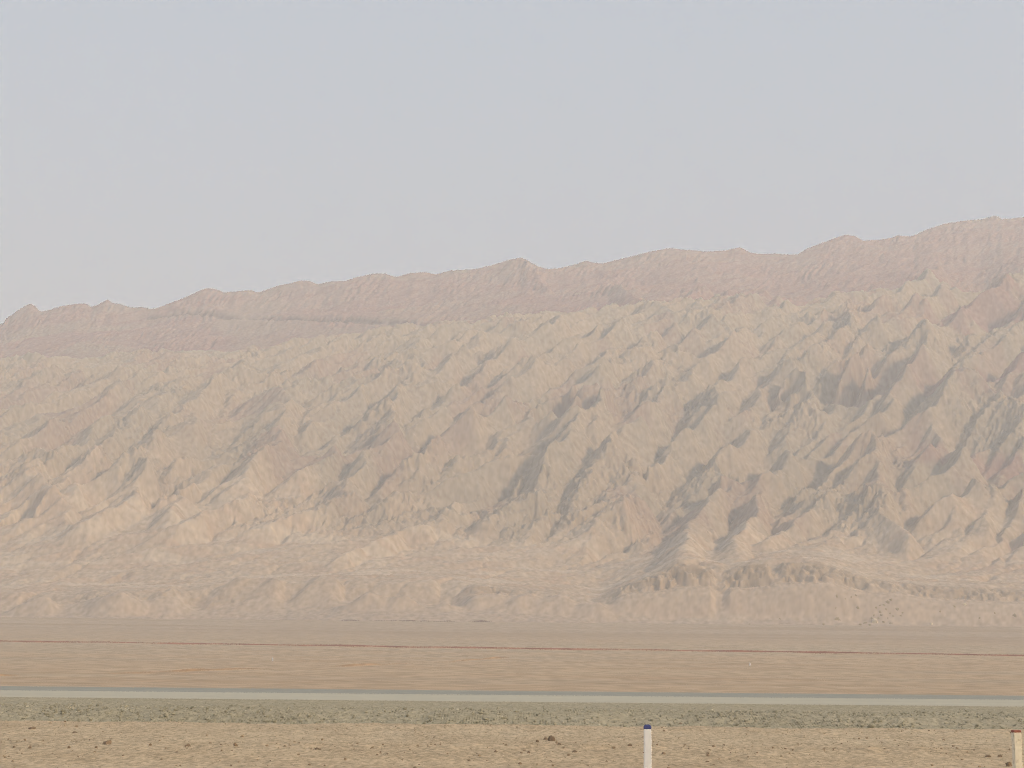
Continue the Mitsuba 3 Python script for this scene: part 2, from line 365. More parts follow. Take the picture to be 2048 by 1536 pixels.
for head, pts in FOOTS:
    a0, a1 = map(float, head.split(','))
    pts = poly(pts); am = np.linspace(a0, a1, len(pts)) * 2.2
    q = np.array([drop(p[0], p[1], a * .7) for p, a in zip(pts, am)])
    for k in range(len(q) - 1):
        (x0, y0), (x1, y1) = q[k], q[k + 1]
        sel = np.ix_((EY > min(y0, y1) - 25) & (EY < max(y0, y1) + 25), (EX > min(x0, x1) - 25) & (EX < max(x0, x1) + 25))
        fx, fyy = GX[sel] + 1.2 * w1[sel], GY[sel] + 1.2 * w2[sel]
        dx, dy = x1 - x0, y1 - y0
        t = np.clip(((fx - x0) * dx + (fyy - y0) * dy) / (dx * dx + dy * dy + 1e-9), 0, 1)
        FOOT[sel] = np.maximum(FOOT[sel], am[k] + (am[k + 1] - am[k]) * t - 0.85 * np.hypot(fx - x0 - t * dx, fyy - y0 - t * dy))
E = E0 + relief * fade + FOOT * sstep(604, 622, GY) + ledge

# ------------------------------------------------------------------ water erosion (implicit stream power) carves gullies and rills
ny, nx = E.shape
N = ny * nx
IDX = np.arange(N).reshape(ny, nx)
NB = [(-1, 0, 1), (1, 0, 1), (0, -1, 1), (0, 1, 1), (-1, -1, 1.41421), (-1, 1, 1.41421), (1, -1, 1.41421), (1, 1, 1.41421)]
KZ = (0.58 * zone_bad * (1 - 0.7 * left_low) + 0.05 * zone_red + 0.10 * (1 - zone_bad) * (1 - zone_red) * sstep(625, 640, GY)) * (0.75 + 0.5 * (fbm(GX / 25, GY / 25, 2, 77) > 0))
TILT = 0.32 * GX + 0.0002 * GX ** 2
TARGET = E + TILT
STRENGTH = 1.0 + 0.22 * np.sin((E0 * 0.92 + GX * 0.3 + GY * 0.12 + 5 * w1) / 3.6) + 0.30 * fbm(GX / 18, GY / 18, 2, 78) + 2.5 * PIT
E = E + TILT
E = E + 0.25 * rng.standard_normal(E.shape) + 0.5 * fbm(GX / 7, GY / 7, 2, 79)
for it in range(14):
    for _ in range(3):                                       # shallow pits drain
        m = ndimage.minimum_filter(E, size=3)
        pit = (E <= m + 1e-9)
        pit[[0, -1]] = False; pit[:, [0, -1]] = False
        ring = ndimage.generic_filter if False else None
        mn = np.full_like(E, 1e9)
        for a, b, dd in NB:
            mn = np.minimum(mn, np.roll(np.roll(E, -a, 0), -b, 1))
        E = np.where(pit, mn + 0.01, E)
    best, rec, dist = np.zeros((ny, nx)), IDX.copy(), np.ones((ny, nx))
    for a, b, dd in NB:
        sl = (E - np.roll(np.roll(E, -a, 0), -b, 1)) / (dd * DX)
        sl[0 if a < 0 else -1 if a > 0 else slice(0, 0)] = -1
        if b: sl[:, 0 if b < 0 else -1] = -1
        up_ = sl > best
        best = np.where(up_, sl, best)
        rec = np.where(up_, np.roll(np.roll(IDX, -a, 0), -b, 1), rec)
        dist = np.where(up_, dd * DX, dist)
    rec, z, dist = rec.ravel(), E.ravel().copy(), dist.ravel()
    depth, r = (rec != np.arange(N)).astype(np.int32), rec.copy()
    for _ in range(13):
        depth = depth + depth[r]
        r = r[r]
    order = np.argsort(depth, kind='stable')
    cuts = np.searchsorted(depth[order], np.arange(depth.max() + 2))
    A = np.full(N, DX * DX)
    for d in range(depth.max(), 0, -1):
        i = order[cuts[d]:cuts[d + 1]]
        np.add.at(A, rec[i], A[i])
    Ff = KZ.ravel() * 0.11 * np.clip(A - 35.0, 0, 6e3) ** 0.40 / dist
    for d in range(1, depth.max() + 1):
        i = order[cuts[d]:cuts[d + 1]]
        z[i] = (z[i] + Ff[i] * z[rec[i]]) / (1 + Ff[i])
    E = z.reshape(ny, nx)
    E = E - TILT
    for _ in range(3):                                       # flanks break back to planes no steeper than the rock can stand
        best = E.copy()
        for a, b, dd in NB:
            lim = (0.95 if b < 0 else 1.7 if b > 0 else 1.25 if a < 0 else 0.9) * (0.85 if a and b else 1.0)
            best = np.minimum(best, np.roll(np.roll(E, -a, 0), -b, 1) + lim * STRENGTH * dd * DX)
        best[[0, -1]] = E[[0, -1]]; best[:, [0, -1]] = E[:, [0, -1]]
        E = best
    E = E + 0.012 * ndimage.laplace(E) * (1 + 0.6 * (1 - zone_bad)) + TILT
    E = E + 0.9 * ndimage.gaussian_filter(TARGET - E, 16 / DX, mode='nearest')
ERODED = E - TILT - E0
relief_of = RegularGridInterpolator((EY, EX), ERODED, bounds_error=False, fill_value=0.0)
flow_of = RegularGridInterpolator((EY, EX), np.log(A.reshape(ny, nx)), bounds_error=False, fill_value=1.0)

# ------------------------------------------------------------------ the mountain as a fine sheet
core = np.arange(-0.335, 0.3351, 0.00062)
side = 0.335 + np.cumsum(np.linspace(0.0012, 0.012, 70))
U = np.concatenate([-side[::-1], core, side]); U = U[np.abs(U) < 0.79]
YM = np.concatenate([np.arange(594, 624, 1.2), np.arange(624, 627.6, 0.4), np.arange(627.6, 636.4, 0.14), np.arange(636.4, 640, 0.4), np.arange(640, 690, 0.8), np.arange(690, 1150, 1.15), np.arange(1150, 1420, 1.6), np.arange(1420, 1640, 1.5), np.arange(1640, 2290, 22)])
UU, MY = np.meshgrid(U, YM)
MX = UU * MY
Z0 = base_of(np.stack([MY, UU], -1))
edge_fade = 1 - sstep(0.36, 0.44, np.abs(UU)) * 0
REL = relief_of(np.stack([MY, MX], -1))
Z = Z0 + REL
n1, n2 = fbm(MX / 14, MY / 14, 3, 41), fbm(MX / 45, MY / 45, 3, 42)
bw = 34 * n2 + 14 * n1
bad = sstep(690, 760, MY) * (1 - sstep(1150, 1190, MY + bw))
red = sstep(1150, 1190, MY + bw)
# low cliff band at the foot: buttresses and cracks push its face forward and back
u0, eft = ray(CLIFF_FOOT[:, 0], CLIFF_FOOT[:, 1]); u1, etp = ray(CLIFF_TOP[:, 0], CLIFF_TOP[:, 1])
foot_z, top_z = EYE + np.interp(U, u0, eft) * 628, EYE + np.interp(U, u1, etp) * 634.5
cliffy = np.interp(U, *ray(np.array([100, 160, 330, 500, 930, 960, 1090, 1130, 1215, 1235, 1420, 1432, 1444, 1460, 1600, 1750, 2048]), 1180 + 0 * np.arange(17))[:1],
                   [0, .6, .5, .1, .1, .8, .7, .3, .5, .9, 1, .3, .3, 1, 1, .85, .9])[None] * np.ones((len(YM), 1))
cw = MX + 5 * perlin(MX / 14.0, MY * 0 + 1, 160) + 1.2 * perlin(MX / 3.0, Z0 / 2.5, 161)
shift = 3.0 * fbm(cw / 13.0, Z0 / 9.0, 2, 60) + 1.7 * perlin(cw / 4.3, Z0 / 4.0, 61) + 1.1 * perlin(cw / 1.7, Z0 / 1.6, 62)
cr_ = np.flatnonzero((YM > 620) & (YM < 645))
bx, bz = (cw[cr_] + 0.3 * perlin(MX[cr_] / 2, Z0[cr_] / 2, 163)) / 3.4, (Z0[cr_] + 0.8 * perlin(MX[cr_] / 6, Z0[cr_] / 6, 164)) / 2.7
F1 = np.full(bx.shape, 9.0)
for a in (-1, 0, 1):
    for b in (-1, 0, 1):
        ix, iz = np.floor(bx).astype(np.int64) + a, np.floor(bz).astype(np.int64) + b
        h1, h2 = hsh(ix, iz, 5), hsh(ix, iz, 6)
        F1 = np.minimum(F1, (ix + (h1 & np.uint32(1023)) / 1023.0 - bx) ** 2 + (iz + (h2 & np.uint32(1023)) / 1023.0 - bz) ** 2)
shift[cr_] -= 2.0 * np.sqrt(np.clip(1 - F1 / 0.8, 0, 1))
shift[cr_] += 1.3 * np.exp(-(perlin(cw[cr_] / 7.5, Z0[cr_] / 30, 165) / 0.07) ** 2)
tiers = [(0.34, 628.6, 171), (0.28, 630.0, 172), (0.22, 631.3, 173), (0.16, 632.8, 174)]        # beds of rock, each broken back on its own
face = sum(wt * sstep(y0, y0 + 1.1, MY - 0.55 * shift - 1.3 * fbm((MX + 40 * sd) / 4.6, MY / 40, 2, sd)) for wt, y0, sd in tiers)
bare = sstep(-0.9, -0.25, fbm(MX / 12.0, MX * 0, 3, 162))
face = face * bare + sstep(624, 641, MY) * (1 - bare)
steep = foot_z[None] + (top_z - foot_z)[None] * (0.30 * sstep(616, 631, MY) + 0.70 * face) - (1 - sstep(612, 629, MY)) * 0
near_cliff = sstep(612, 626, MY) * (1 - sstep(634, 646, MY)) * cliffy
Z = Z * (1 - near_cliff) + steep * near_cliff + near_cliff * 0.35 * perlin(MX / 1.1, Z / 0.9, 64)
# crags, rills and rubble too small for the erosion sheet
c2, s2 = math.cos(0.5), math.sin(0.5)
rx, ry = MX * c2 - MY * s2, MX * s2 + MY * c2
rough = sstep(-0.25, 0.35, fbm(MX / 60, MY / 60, 2, 50))
Z = Z + bad * (0.15 + 0.85 * rough) * (0.42 * ridged(rx / 4.5 + n1, ry / 11.0, 3, 51, 0.55) + 1.25 * (0.25 + 0.75 * rough) * ridged(MX / 6.0 + 0.4 * n1, MY / 7.5, 3, 151, 0.58) + 0.25 * perlin(MX / 1.5, MY / 1.8, 53) + 0.70 * ridged((MX - (0.25 + 0.0008 * MX) * (MY - 900) + 2.5 * n1) / 3.4, MY / 16, 2, 55, 0.5))
Z = Z + red * sstep(1190, 1230, MY) * (1 - sstep(-30, 10, MY - np.interp(UU, UC, ysky))) * (0.55 + 0.95 * sstep(-.3, .4, fbm(MX / 50, MY / 80, 2, 154))) * ridged((MX - (0.18 + MX / 1400) * (MY - 1400) + 3 * n2) / 6.5, MY / 120, 2, 54, 0.45)
Z = Z + (1 - bad) * (1 - red) * sstep(636, 660, MY) * (0.22 * ridged((MY * 0.9 - MX * 0.42) / 5 + 0.4 * n1, MX / 26, 2, 56, 0.5) + 0.2 * perlin(MX / 2.2, MY / 2.2, 57))
Z = Z + sstep(600, 625, MY) * 0.04 * perlin(MX / 1.2, MY / 1.2, 58)
# the sharp outline of the skyline
ys = np.interp(UU, UC, ysky)
sharp = (np.interp(UU, UC, sky_e - sky_s)) * ys
Z = Z + sharp * np.exp(-((MY - ys) / 20.0) ** 2) + (0.5 + 1.3 * sstep(-0.05, 0.35, fbm(MX / 45, MY / 200, 2, 80))) * fbm(MX / 6, MY / 6, 3, 59) * np.exp(-((MY - ys) / 18.0) ** 2) 
# keep the crest line where it is seen
win = (MY > 1290) & (MY < 1700)
want = np.interp(U, UC, sky_e)
for sg in (2.5, 1.6):
    ang = np.where(win, (Z - EYE) / MY, -1).max(0)
    corr = ndimage.gaussian_filter1d(want - ang, sg)
    Z = Z + corr[None] * MY * sstep(1290, 1345, MY) * (1 - sstep(1660, 1900, MY))
first = MY < 600
Z = np.where(first, Z - (600 - MY) * 0.10, Z)

# colours of the rock: beds and weathering, by place
def lin(*c): return np.array(c)
GREY, TAN, BUFF, RED, DRED, SANDY = lin(.285, .245, .190), lin(.325, .262, .194), lin(.365, .305, .232), lin(.268, .168, .150), lin(.215, .130, .118), lin(.425, .342, .252)
def mixc(a, b, t): return a * (1 - t[..., None]) + b * t[..., None]
bed = (Z * 0.92 + MX * 0.30 + MY * 0.12) + 5 * n2
band = 0.5 + 0.5 * np.sin(bed / 4.3) * np.cos(bed / 11.0 + 2 * n2)
patch = sstep(-0.35, 0.45, fbm(MX / 38, MY / 80, 4, 70))
col = mixc(mixc(np.broadcast_to(GREY, Z.shape + (3,)), TAN, patch), BUFF, 0.45 * band)
rust = sstep(0.05, 0.6, fbm(MX / 45 + 9, MY / 80, 3, 71)) * 0.38
rust = np.maximum(rust, 0.85 * sstep(0.20, 0.30, UU + 0.04 * n2) * sstep(0.1, -0.3, fbm(MX / 60, MY / 60, 3, 74)))
col = mixc(col, RED, rust)
lowc = mixc(np.broadcast_to(SANDY, Z.shape + (3,)), lin(.475, .395, .296), sstep(-.2, .5, fbm(MX / 40, MY / 14, 3, 72)))
lowc = mixc(lowc, lin(.41, .30, .215), 0.5 * sstep(0.0, 0.5, fbm(MX / 25, MY / 9, 3, 76)))
col = mixc(lowc, col, sstep(680, 790, MY + 40 * n2 + 90 * (UU < 0) * np.clip(-UU / .3, 0, 1) * -1))
redc = mixc(np.broadcast_to(RED, Z.shape + (3,)), lin(.272, .186, .162), sstep(-.3, .5, fbm(MX / 70, MY / 90, 3, 73)))
redc = mixc(redc, DRED, 0.5 * sstep(0.1, .6, fbm(rx / 9, ry / 60, 3, 75)))
redc = mixc(redc, GREY, np.clip(sstep(0.25, -0.35, UU) * sstep(-.1, .4, fbm(MX / 90, MY / 120, 2, 79)) * .5, 0, 1))
seam_y = np.interp(MX, led[o_, 0], led[o_, 1]) + 2.0 * n2
seam = np.exp(-((MY - seam_y) / 4.6) ** 2) * sstep(-0.5, 0.1, fbm(MX / 12, MX * 0, 2, 85) + 0.6 * sstep(-90, -160, MX)) * (MX > led[:, 0].min() - 5) * (MX < led[:, 0].max() + 5)
redc = mixc(redc, lin(.14, .10, .088), 0.95 * seam)
cap = np.exp(-((MY - ys) / 16.0) ** 2) * sstep(-0.05, 0.35, fbm(MX / 45, MY / 200, 2, 80))
redc = mixc(redc, lin(.215, .188, .158), cap)
col = mixc(col, redc, red)
col = mixc(col, lin(.41, .328, .248), (1 - sstep(600, 612, MY + 16 * fbm(MX / 38, MY / 12, 3, 87))) * 0.9)
apron = sstep(600, 612, MY + 16 * fbm(MX / 38, MY / 12, 3, 87)) - sstep(622, 640, MY + 4 * n1)
col = mixc(col, lin(.425, .342, .256) + 0 * col, apron * (1 - 0.5 * sstep(-.2, .5, n2)))
crag = sstep(0.30, 0.62, fbm(MX / 7, MY / 9, 3, 81)) * bad * (0.3 + 0.7 * rough)
col = mixc(col, lin(.215, .185, .135), 0.35 * crag)
outcrop = near_cliff * sstep(626.5, 629.5, MY + 1.2 * perlin(MX / 4, MY / 3, 86))
col = mixc(col, mixc(np.broadcast_to(lin(.30, .245, .182), Z.shape + (3,)), lin(.365, .295, .215), sstep(-.3, .4, fbm(MX / 5, Z / 3, 3, 83))), 0.65 * outcrop * bare)
col = col * (1 + 0.16 * fbm(MX / 2.3, MY / 2.3, 3, 82))[..., None]
col = np.clip(col * np.array([0.915, 0.902, 0.945]), 0.03, 0.8)

NRM = grid_normals(MX, MY, Z)
FACES = grid_faces(*Z.shape)
fy = MY.ravel()[FACES[:, 0]]
fred = red.ravel()[FACES[:, 0]]
fcl = near_cliff.ravel()[FACES[:, 0]]
V3, N3, C3 = np.stack([MX, MY, Z], -1).reshape(-1, 3), NRM.reshape(-1, 3), col.reshape(-1, 3)
def part(key, mask, lab):
    f = FACES[mask]
    used, inv = np.unique(f, return_inverse=True)
    scene[key] = shape(V3[used], inv.reshape(-1, 3), 'rock_bsdf', N3[used], C3[used])
    if lab: labels[key] = {'label': lab}
is_red = fred > 0.5
is_low = ~is_red & (fy < 704)
is_cliff = is_low & (fcl > 0.45) & (fy > 626) & (fy < 637)
labels['mountain'] = {'label': 'long bare desert mountain of red and grey eroded rock filling the background', 'category': 'mountain', 'kind': 'structure'}
part('mountain__upper_slope', is_red, 'smooth reddish upper slope with fine parallel rills below the skyline')
part('mountain__gullied_slope', ~is_red & ~is_low, 'rugged grey and tan middle slope cut by diagonal gullies')
part('mountain__foothill', is_low & ~is_cliff, 'smooth sandy foothills along the base of the mountain')
part('mountain__cliff', is_cliff, 'low cracked sandstone cliff band above the sand apron')

def land(px, py):
    """Point of the mountain sheet seen at a point of the photograph."""
    u, e = ray(px, py)
    i = int(np.argmin(np.abs(U - u)))
    g = Z[:, i] - (EYE + e * YM)
    k = int(np.argmax(g > 0))
    return np.array([u * YM[k], YM[k], Z[k, i]])

# ------------------------------------------------------------------ the plain and the sand by the road
PY = [-400, 30, 56, 62, 74, 84, 100, 180, 300, 450, 560, 588, 640, 700]
PZ = [0, 0, 0, 0.02, 0.45, 0.74, 0.86, 2.35, 6.15, 12.4, 17.9, 19.4, 18.0, 8.0]
plain_of = PchipInterpolator(PY, PZ)
gu = np.concatenate([np.arange(-0.36, 0.3601, 0.0012)]); gs = 0.36 + np.cumsum(np.geomspace(0.002, 0.5, 40))
GU = np.concatenate([-gs[::-1], gu, gs])
GYV = np.concatenate([[-400, -150, -50, 0, 10, 18], np.arange(22, 34, 0.12), np.arange(34, 57, 0.16), np.arange(57, 84, 1.5), np.geomspace(84, 330, 230), np.arange(331, 600, 1.6), np.arange(604, 700, 12)])
gU, gY = np.meshgrid(GU, GYV)
gX = gU * np.maximum(gY + 8, 30)
inner = sstep(18, 24, gY) * (1 - sstep(55, 58, gY))
gZ = plain_of(gY) + inner * (0.018 * fbm(gX / 0.8, gY / 0.9, 3, 90) + 0.035 * fbm(gX / 5, gY / 5, 2, 91))
row = np.exp(-((gY - 37.6 - 0.8 * perlin(gX / 6, gX * 0, 92)) / 0.9) ** 2)
gZ += inner * row * (0.035 + 0.06 * np.clip(perlin(gX / 0.7, gY / 1.2, 93), 0, 1))
dit = np.exp(-((gY - 50.6 - 0.3 * perlin(gX / 7, gX * 0, 94)) / 0.35) ** 2) * sstep(-6, -2, gX - 0 + 3 * perlin(gX / 9, gX * 0, 95))
gZ += inner * 0.07 * dit * (0.5 + perlin(gX / 0.9, gY, 96))
out = sstep(86, 110, gY) * (1 - sstep(560, 600, gY))
gZ += out * (0.10 * fbm(gX / 14, gY / 10, 3, 97) * sstep(80, 300, gY) + 0.03 * perlin(gX / 3, gY / 3, 98))
scene['ground'] = shape(np.stack([gX, gY, gZ], -1).reshape(-1, 3), grid_faces(*gZ.shape), 'ground_bsdf', grid_normals(gX, gY, gZ).reshape(-1, 3))
labels['ground'] = {'label': 'flat sandy desert ground stretching from the foreground to the mountain foot', 'category': 'ground', 'kind': 'structure'}
g_at = lambda x, y: float(gZ[np.argmin(np.abs(GYV - y)), np.argmin(np.abs(GU - x / max(y + 8, 30)))])

# low bank of red earth far out on the plain
bu, be = ray(np.array([-700, 0, 512, 1024, 1536, 2048, 2750]), np.array([1275, 1283, 1290, 1297.5, 1304, 1312, 1322.]))
yy = np.arange(90, 560, 0.5)
bq = []
for u, e in zip(np.linspace(bu[0], bu[-1], 700), np.interp(np.linspace(bu[0], bu[-1], 700), bu, be)):
    k = np.argmax(plain_of(yy) > EYE + e * yy)
    bq.append((u * yy[k], yy[k]))
bq = np.array(bq); bq[:, 1] = ndimage.gaussian_filter1d(bq[:, 1], 12)
bq[:, 1] += 0.5 * perlin(bq[:, 0] / 9, bq[:, 0] * 0, 101)
prof = np.array([[-1.3, -.15], [-.5, .28], [-.1, .42], [.4, .38], [1.2, .1], [1.8, -.15]])
hv = 0.50 + 0.28 * fbm(bq[:, 0] / 12, bq[:, 0] * 0, 3, 102)
BV = np.stack([np.stack([bq[:, 0], bq[:, 1] + a, plain_of(bq[:, 1]) + b * np.where(b > 0, hv, 1)], -1) for a, b in prof], 0)
scene['earth_bank'] = shape(BV.reshape(-1, 3), grid_faces(len(prof), len(bq)), 'bank_bsdf', grid_normals(*np.moveaxis(BV, -1, 0)).reshape(-1, 3))
labels['earth_bank'] = {'label': 'thin straight bank of dark red earth crossing the plain', 'category': 'earth bank', 'kind': 'structure'}

# faint cut edge of a dry wash nearer on the left plain
wu, we = ray(np.array([-200, 0, 120, 240, 450, 700, 850, 940, 1020]), np.array([1356, 1352, 1349.5, 1347, 1340, 1332, 1326, 1320, 1315.]))
uu_ = np.linspace(wu[0], wu[-1], 500)
wq = np.array([(u * yy[k], yy[k]) for u, e in zip(uu_, np.interp(uu_, wu, we)) for k in [np.argmax(plain_of(yy) > EYE + e * yy)]])
wq[:, 1] = ndimage.gaussian_filter1d(wq[:, 1], 10) + 1.2 * perlin(wq[:, 0] / 5, wq[:, 0] * 0, 103)
wh = np.clip(0.35 + 0.9 * fbm(wq[:, 0] / 6, wq[:, 0] * 0, 3, 104), 0, 1)
wprof = np.array([[-0.5, -.06], [-.1, .02], [.05, .27], [.5, .25], [2.2, -.06]])
WV = np.stack([np.stack([wq[:, 0], wq[:, 1] + a, plain_of(wq[:, 1]) - 0.06 + (b + .06) * wh], -1) for a, b in wprof], 0)
scene['wash_bank'] = shape(WV.reshape(-1, 3), grid_faces(len(wprof), len(wq)), 'wash_bsdf', grid_normals(*np.moveaxis(WV, -1, 0)).reshape(-1, 3))
labels['wash_bank'] = {'label': 'faint broken reddish edge of a dry wash on the left plain', 'category': 'wash bank', 'kind': 'structure'}

# ------------------------------------------------------------------ embankment and road
XR = np.concatenate([np.linspace(-400, -24, 60), np.arange(-23.8, 23.9, 0.09), np.linspace(24, 400, 60)])
emb = np.array([[53.4, -.08], [53.9, 0.0], [54.3, .06], [54.7, .13], [55.2, .23], [55.7, .32], [56.2, .385], [56.8, .425], [57.6, .455], [58.6, .495], [59.6, .53], [60.6, .57], [61.6, .605], [62.3, .60]])
tt = np.linspace(0, len(emb) - 1, 60)
ey, ez = np.interp(tt, np.arange(len(emb)), emb[:, 0]), np.interp(tt, np.arange(len(emb)), emb[:, 1])
eX, eY = np.meshgrid(XR, ey); eZ = np.repeat(ez[:, None], len(XR), 1)
lump = np.exp(-((eY - 55.0) / 1.3) ** 2)
eY = eY - lump * (0.55 * fbm(eX / 3.2, eX * 0 + 1, 3, 110) + 0.15)
eZ = eZ + lump * 0.03 * fbm(eX / 0.6, eY / 0.6, 3, 111) + 0.012 * fbm(eX / 0.35, eY / 0.4, 2, 112) * (1 - sstep(60.5, 61.5, eY)) + 0.02 * fbm(eX / 4, eY / 3, 2, 113) * (1 - sstep(60.5, 61.5, eY))
scene['road_embankment'] = shape(np.stack([eX, eY, eZ], -1).reshape(-1, 3), grid_faces(*eZ.shape), 'embankment_bsdf', grid_normals(eX, eY, eZ).reshape(-1, 3))
labels['road_embankment'] = {'label': 'greenish grey gravel shoulder and slope below the pale road', 'category': 'embankment', 'kind': 'structure'}

def strip(prof, jag=0.0, seed=0):
    xs = np.arange(-420, 421, 1.5)
    prof = np.array(prof)
    X, Yv = np.meshgrid(xs, prof[:, 0]); Zv = np.repeat(prof[:, 1][:, None], len(xs), 1)
    Yv[:2] += jag * perlin(xs / 2.5, xs * 0, seed); Zv = Zv + 0.004 * perlin(X / 9, Yv, seed + 1)
    return np.stack([X, Yv, Zv], -1).reshape(-1, 3), grid_faces(*Zv.shape), grid_normals(X, Yv, Zv).reshape(-1, 3)
v, f, n = strip([[61.95, .55], [62.0, .625], [64, .67], [66.5, .715], [69.0, .755]], 0.12, 120)
scene['road__pale_lane'] = shape(v, f, 'pale_road_bsdf', n)
v, f, n = strip([[69.0, .757], [71, .785], [74, .815], [77.6, .833], [78.3, .80], [80.5, .52]], 0.0, 122)
scene['road__dark_lane'] = shape(v, f, 'dark_road_bsdf', n)
labels['road'] = {'label': 'two lane road running straight across the plain behind the gravel shoulder', 'category': 'road', 'kind': 'structure'}
labels['road__pale_lane'] = {'label': 'pale worn near lane'}
labels['road__dark_lane'] = {'label': 'darker grey far lane'}

# ------------------------------------------------------------------ stones
def pebble(seed, sub=1, squash=0.7, jag=0.28):
    m = trimesh.creation.icosphere(subdivisions=sub, radius=1.0)
    r = np.random.default_rng(seed)
    v = m.vertices.copy()
    for _ in range(7):                                   # a few flat broken faces
        d = r.standard_normal(3); d /= np.linalg.norm(d)
        k = r.uniform(0.55, 0.9)
        t = v @ d
        v -= np.outer(np.clip(t - k, 0, None), d)
    v *= 1 + jag * (r.random((len(v), 1)) - 0.5)
    v *= [1, r.uniform(0.7, 1), squash]
    return v, np.array(m.faces)
PEB = [pebble(s, 0) for s in range(10)]

def scatter(xs, ys, zs, rs, seed):
    r = np.random.default_rng(seed)
    V, Fc, at = [], [], 0
    for x, y, z, s in zip(xs, ys, zs, rs):
        v, f = PEB[r.integers(len(PEB))]
        a = r.uniform(0, 6.283); ca, sa = math.cos(a), math.sin(a)
        w = v * s
        V.append(np.stack([w[:, 0] * ca - w[:, 1] * sa + x, w[:, 0] * sa + w[:, 1] * ca + y, w[:, 2] + z + 0.25 * s], 1)); Fc.append(f + at); at += len(v)
    return np.vstack(V), np.vstack(Fc)
r = np.random.default_rng(5)
n = 17000
col_i, row_i = r.integers(60, len(XR) - 60, n), np.clip((r.beta(1.5, 2.6, n) * 48).astype(int), 0, 59)
dens = fbm(XR[col_i] / 6, row_i * 0.05, 2, 130) + r.uniform(-.6, .9, n) > -0.1
col_i, row_i = col_i[dens], row_i[dens]
gx, gy, gz = eX[row_i, col_i], eY[row_i, col_i] + r.uniform(-.08, .08, len(col_i)), eZ[row_i, col_i]
gr = np.clip(r.lognormal(-3.75, 0.45, len(gx)), 0.012, 0.09) * np.where(row_i > 32, 0.75, 1)
v, f = scatter(gx, gy, gz, gr, 6)
scene['gravel'] = shape(v, f, 'gravel_bsdf')
labels['gravel'] = {'label': 'loose grey gravel stones on the embankment slope', 'category': 'gravel', 'kind': 'stuff'}

# crumbs of earth over the sand
n = 5200
cy = r.uniform(27.5, 53.5, n); cx = r.uniform(-0.37, 0.37, n) * cy
keep = r.random(n) < 0.16 + 0.75 * np.exp(-((cy - 37.6) / 1.0) ** 2) + 0.6 * np.exp(-((cy - 50.6) / 0.5) ** 2) + 0.25 * (fbm(cx / 4, cy / 4, 2, 131) > 0.1)
cx, cy = cx[keep], cy[keep]
cr = np.clip(r.lognormal(-4.2, 0.5, len(cx)), 0.008, 0.05)
v, f = scatter(cx, cy, [g_at(a, b) for a, b in zip(cx, cy)], cr, 8)
scene['earth_crumbs'] = shape(v, f, 'crumb_bsdf')
labels['earth_crumbs'] = {'label': 'small dark crumbs of earth scattered over the foreground sand', 'category': 'earth crumbs', 'kind': 'stuff'}

def on_sand(px, py):
    u, e = ray(px, py)
    y = EYE / -e
    return u * y, y
def lump_mesh(seed, w, d, h, sub=2):
    v, f = pebble(seed, sub, 1.0, 0.22)
    v = v / np.abs(v).max(0)
    return v * [w / 2, d / 2, h], f
CLODS = [
    (215, 1491, 15, 10, 'dark pointed clod standing on the sand at the left'),
    (65, 1457, 12, 4, 'flat dark clod lying left of the other clods below the gravel'),
    (150, 1464, 9, 3.5, 'small dark sliver of earth with a pale tail on the left sand'),
    (375, 1494, 11, 5, 'broad dark clod in the row of clods left of centre'),
    (471, 1493, 8, 7, 'small upright dark clod in the row of clods left of centre'),
    (636, 1500, 13, 4, 'flat dark clod between the left clods and the middle mound'),
    (992, 1505, 6, 4, None), (1058, 1505, 6, 4, None), (1149, 1505, 9, 4, 'low dark clod right of the middle mound'),
    (1260, 1495, 8, 4, None), (1327, 1508, 8, 4, None), (1415, 1511, 6, 4, None), (1362, 1452, 8, 5, 'reddish clod at the gravel edge right of the blue capped post'),
    (1416, 1508, 6, 3, None), (1976, 1514, 10, 4, 'wide dark clod on the sand left of the cream post'), (2000, 1514, 8, 4, None), (2018, 1531, 10, 8, 'dark clod against the foot side of the cream post'),
    (1075, 1484, 5, 4, None), (1091, 1480, 7, 6, None), (1103, 1482, 13, 10, 'small brown mound of earth in the middle of the sand'), (1118, 1491, 8, 4, None),
    (193, 1498, 6, 4, None), (28, 1495, 5, 4, None), (138, 1498, 6, 4, None), (60, 1497, 6, 4, None), (300, 1494, 6, 4, None), (1415, 1521, 6, 3, None)]
k = 0
for i, (px, py, w, h, lab) in enumerate(CLODS):
    x, y = on_sand(px, py)
    s = y / F
    v, f = lump_mesh(200 + i, w * s * 1.25, w * s * 1.2, h * s * 1.1)
    key = 'earth_clod' if k == 0 else f'earth_clod_{k:03d}'
    scene[key] = {**shape(v + [x, y, g_at(x, y)], f, 'clod_bsdf')}
    labels[key] = {'label': lab or 'tiny dark earth clod lying loose on the foreground sand', 'category': 'clod'}
    if not lab: labels[key]['group'] = 'tiny earth clods on the sand'
    k += 1

